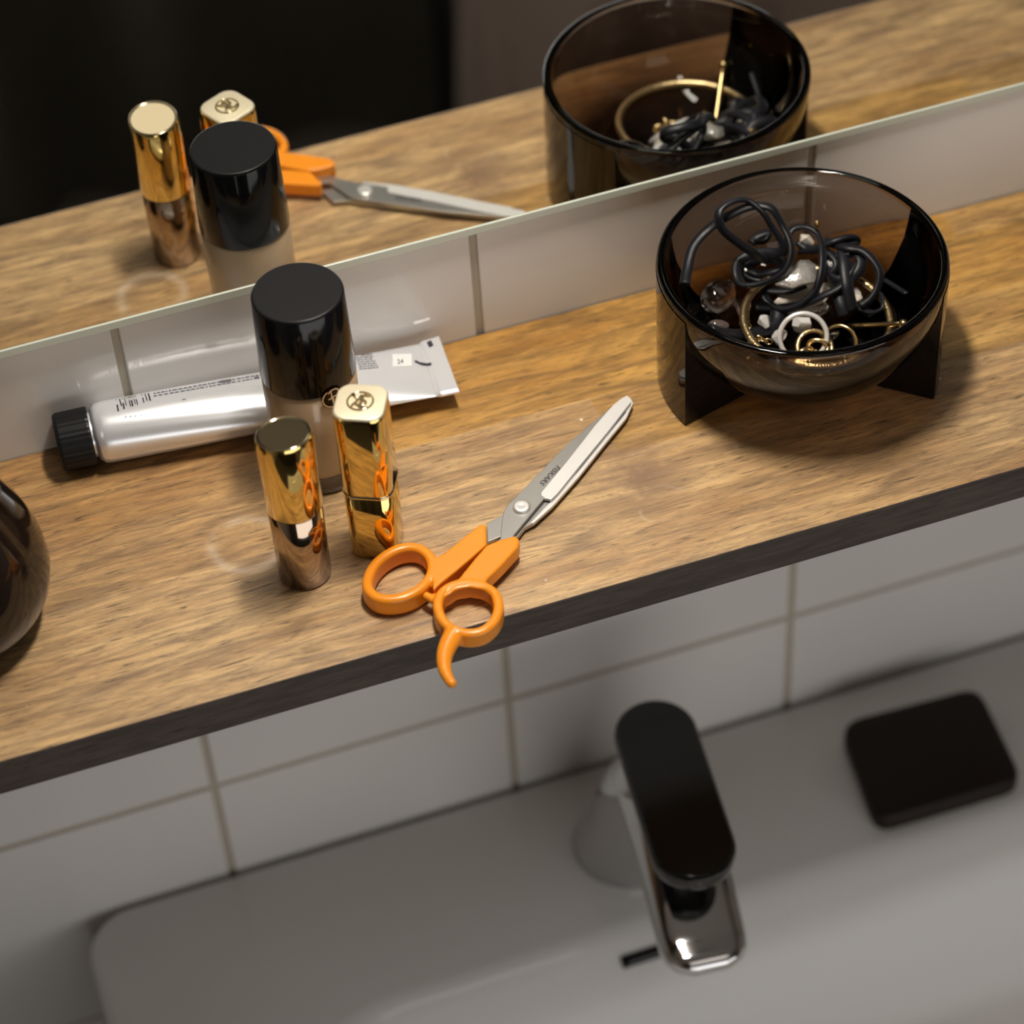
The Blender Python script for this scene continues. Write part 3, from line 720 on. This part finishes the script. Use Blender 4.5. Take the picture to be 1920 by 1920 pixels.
def gem(c, rx, ry, rz, M, seed, n=26, jit=.12):
    rg = random.Random(seed); bm = bmesh.new()
    for i in range(n):
        v = Vector((rg.gauss(0, 1), rg.gauss(0, 1), rg.gauss(0, 1))).normalized()
        v = Vector((v.x * rx, v.y * ry, v.z * rz)) * (1 + rg.uniform(-jit, jit)); bm.verts.new(M @ v + Vector(c))
    r = bmesh.ops.convex_hull(bm, input=bm.verts)
    for v in [v for v in bm.verts if not v.link_faces]: bm.verts.remove(v)
    me = bpy.data.meshes.new('gem'); bm.to_mesh(me); bm.free(); return me
G6 = lambda x, y, z, mg=.003: inb(*z6(x, y), z, mg)
# clear bean shaped glass drop with loop
p0, p1 = G6(235, 980, .030, .005), G6(400, 800, .032, .006)
pth = catmull([p0, p0.lerp(p1, .35) + Vector((0, 0, .0008)), p0.lerp(p1, .7), p1], 6)
dp = thing('glass_pendant', 'clear rounded glass drop pendant at the left of the bowl', 'pendant', p0)
V, Fc = sweep(pth, circ(.0048, 20), scale=lambda t: .35 + .95 * math.sin(PI * min(1, (t + .08) / 1.0)) ** .5 if t < .55 else .35 + .95 * math.sin(PI * min(.98, (t + .08))) ** .5)
obj('glass_drop', (V, Fc), M_CLEAR, dp, smooth=True)
obj('glass_neck', sweep(catmull([p1, G6(450, 950, .026), G6(500, 1060, .022), G6(500, 1140, .020)], 8), circ(.0008, 8)), M_ROSEG, dp, smooth=True)
obj('rose_glass_drop', sphere(G6(310, 1140, .026, .003), .0042, .0022, .0020, M=rotm(0, .2, -.3)), M_ROSEG, smooth=True, label='small rose glass drop under the clear pendant', cat='pendant')
# silver leaf ornament
leafc = G6(975, 700, .028)
V = []; Fc = []
lf = [(790, 790), (860, 730), (940, 650), (1010, 600), (1080, 595), (1140, 640), (1150, 700), (1130, 770), (1040, 790), (940, 815), (850, 810)]
rg = random.Random(5)
top_ = [G6(x, y, .034) + Vector((0, 0, rg.uniform(-.0004, .0012))) for x, y in lf]; bot_ = [p - Vector((0, 0, .0016)) for p in top_]
c_t = sum(top_, Vector()) / len(top_) + Vector((0, 0, .0028)); n_ = len(top_)
V = top_ + bot_ + [c_t]
Fc = [(i, (i + 1) % n_, 2 * n_) for i in range(n_)] + [(i, (i + 1) % n_, n_ + (i + 1) % n_, n_ + i) for i in range(n_)] + [tuple(range(n_, 2 * n_))]
o = obj('silver_leaf_charm', (V, Fc), M_SILVW, smooth=True, label='crumpled silver leaf charm under the middle cord loop', cat='charm')
# mother of pearl plate
pl = [(760, 960), (880, 830), (1040, 780), (1300, 770), (1290, 830), (1180, 1000), (1000, 1040), (830, 1010)]
top_ = [G6(x, y, .0185) for x, y in pl]; bot_ = [p - Vector((0, 0, .0015)) for p in top_]; n_ = len(pl)
o = obj('pearl_plate', (top_ + bot_, [tuple(range(n_)), tuple(reversed(range(n_, 2 * n_)))] + [(i, (i + 1) % n_, n_ + (i + 1) % n_, n_ + i) for i in range(n_)]), M_PEARL, label='flat mother of pearl plate lying under the cords', cat='charm'); bevel(o, .0004)
for (x, y, z, rx, ry, rz, sd, m_, nm, lb, ct) in [
    (700, 1110, .022, .0042, .0028, .0026, 1, M_CRYST, 'crystal_stud', 'faceted white crystal stud left of the silver ring', 'earring'),
    (1010, 1130, .016, .0062, .0040, .0030, 2, M_CRYST, 'crystal_stone', 'large clear crystal stone seen through the silver ring', 'stone'),
    (1180, 1010, .017, .0048, .0048, .0030, 3, M_CLEAR, 'clear_stone', 'clear faceted stone above the gold rings', 'stone'),
    (830, 1230, .014, .0040, .0036, .0026, 4, M_CRYST, 'crystal_chip', 'white crystal chip at the left foot of the silver ring', 'stone'),
    (1060, 410, .034, .0034, .0026, .0026, 6, M_PEARL, 'pearl_bead', 'pale pearl bead above the cord knot', 'bead'),
    (1270, 610, .032, .0019, .0018, .0018, 7, M_CRYST, 'crystal_bead', 'tiny bright crystal bead between the cord bunches', 'bead'),
    (1500, 910, .024, .0020, .0026, .0020, 8, M_PEARL, 'pearl_bead', 'small pearl bead behind the right cord bunch', 'bead'),
    (1290, 1230, .014, .0034, .0034, .0016, 9, M_CLEAR, 'clear_disc', 'clear round glass disc behind the gold rings', 'stone'),
    (1150, 275, .042, .0016, .0013, .0016, 10, M_JGOLD, 'gold_stud', 'tiny gold stud lying highest at the back of the cords', 'earring'),
    (540, 670, .034, .0009, .0007, .0010, 11, M_SILV, 'silver_speck', 'tiny silver bead inside the left cord loop', 'bead'),
    (690, 625, .036, .0012, .0006, .0006, 12, M_SILV, 'silver_speck', 'tiny silver bar bead inside the left cord loop', 'bead'),
    (1480, 880, .016, .0030, .0040, .0020, 13, M_CRYST, 'crystal_stone', 'half hidden crystal stone under the right cords', 'stone')]:
    o = obj(nm, gem(G6(x, y, z), rx, ry, rz, rotm(rx * 200, ry * 150, sd), sd), m_, label=lb, cat=ct)
    bevel(o, .0002, 2)
# gold knot charm inside the rings
kc = inb(1524, 656, .010, .003)
kn = [kc + Vector((.0042 * math.cos(t) + .0018 * math.cos(3 * t), .0030 * math.sin(t) + .0018 * math.sin(2 * t), .0014 * math.sin(3 * t))) for t in [2 * PI * i / 60 for i in range(60)]]
obj('gold_knot', sweep(kn, circ(.0009, 8), closed=True), M_JGOLD, smooth=True, label='small gold knot charm inside the rings', cat='charm')
# fine gold chain on the left
ch = catmull([G6(560, 960, .024, .002), G6(545, 1050, .021, .002), G6(560, 1150, .018, .002), G6(620, 1240, .015, .002), G6(760, 1290, .012, .002)], 12)
lk_ = []
chain = thing('gold_chain', 'flat gold link chain on the left inside the bowl', 'chain', ch[0])
for i in range(0, len(ch) - 2, 3):
    t = (ch[i + 1] - ch[i]).normalized(); a = t.orthogonal().normalized(); a = (Matrix.Rotation(i * .5, 3, t) @ a)
    ring = [ch[i] + t * .0016 * math.cos(2 * PI * k / 14) + a * .0011 * math.sin(2 * PI * k / 14) for k in range(14)]
    obj('link', sweep(ring, circ(.00035, 6), closed=True), M_JGOLD, chain, smooth=True)

# ------------------------------------------------------------------ dark glass jar at the left
je = at(95, 1070, .024)
jc = Vector((je.x - .0385, je.y + .012, 0))
jr = thing('glass_votive', 'dark brown rounded glass votive at the left end of the shelf', 'votive', (jc.x, jc.y, 0))
o = obj('votive_glass', lathe([(.0001, .0002), (.024, .0002), (.028, .0015), (.0345, .008), (.0385, .016), (.0400, .024), (.0390, .034), (.0360, .044), (.0320, .053), (.0295, .060), (.0285, .064), (.0275, .0650), (.0265, .0640), (.0275, .058), (.034, .044), (.037, .026), (.033, .012), (.02, .007), (.0001, .007)], 72, jc.x, jc.y), M_JAR, jr, smooth=True)

# ------------------------------------------------------------------ what the mirror shows of the room
def curtain(x0, x1, y, z0, z1, amp, n=160, th=.003, seed=1):
    rg = random.Random(seed); pts = []
    ph = 0
    for i in range(n + 1):
        t = i / n; ph += .5 + .25 * math.sin(t * 17 + seed)
        pts.append((x0 + (x1 - x0) * t, y + amp * math.sin(ph) + amp * .4 * math.sin(ph * .37)))
    V, Fc = [], []
    for (x, yy) in pts: V += [Vector((x, yy, z0)), Vector((x, yy, z1)), Vector((x, yy - th, z0)), Vector((x, yy - th, z1))]
    for i in range(n):
        a = 4 * i; b = 4 * (i + 1)
        Fc += [(a, b, b + 1, a + 1), (a + 2, a + 3, b + 3, b + 2), (a + 1, b + 1, b + 3, a + 3), (a, a + 2, b + 2, b)]
    Fc += [(0, 1, 3, 2), (4 * n, 4 * n + 2, 4 * n + 3, 4 * n + 1)]
    return V, Fc
obj('curtain', curtain(-1.1, 1.4, -1.44, FZ + .01, 1.10, .035), M_CURT, smooth=True, label='dark pleated curtain across the room, seen in the mirror', cat='curtain')
# grey-brown towel hanging over a rail, seen dimly beside the reflected bowl
st = thing('towel_stand', 'low dark towel stand seen dimly in the mirror beside the reflected bowl', 'stand', (0.60, -0.95, FZ))
for x in (0.37, 0.86):
    obj('leg', sweep([Vector((x, -0.95, FZ + .001)), Vector((x, -0.95, -0.5)), Vector((x, -0.95, -0.26))], circ(.009, 12)), M_BLACKM, st, smooth=True)
    obj('foot', box(x - .012, x + .012, -1.06, -0.84, FZ, FZ + .016), M_BLACKM, st)
obj('rail', sweep([Vector((0.35, -0.95, -0.265)), Vector((0.6, -0.95, -0.265)), Vector((0.88, -0.95, -0.265))], circ(.008, 12)), M_BLACKM, st, smooth=True)
V, Fc = [], []
NX, prof_t = 40, [(-.030, -.92), (-.024, -.75), (-.020, -.55), (-.018, -.38), (-.015, -.275), (-.008, -.2505), (.008, -.2505), (.015, -.275), (.018, -.38), (.022, -.55), (.028, -.72), (.034, -.90)]
for i in range(NX + 1):
    x = 0.395 + 0.43 * i / NX
    for (yy, z) in prof_t:
        dpt = (-.265 - z) * .06 * (1 if yy > 0 else -1)
        V.append(Vector((x + dpt * .3, -0.95 + yy + dpt * math.sin(i * .55 + z * 5), z)))
K = len(prof_t)
for i in range(NX):
    for j in range(K - 1): Fc.append((i * K + j, i * K + j + 1, (i + 1) * K + j + 1, (i + 1) * K + j))
o = obj('towel', (V, Fc), M_TOWEL, smooth=True, label='grey brown towel draped over the low stand, seen in the mirror', cat='towel')
so = o.modifiers.new('solid', 'SOLIDIFY'); so.thickness = .004; so.offset = 1
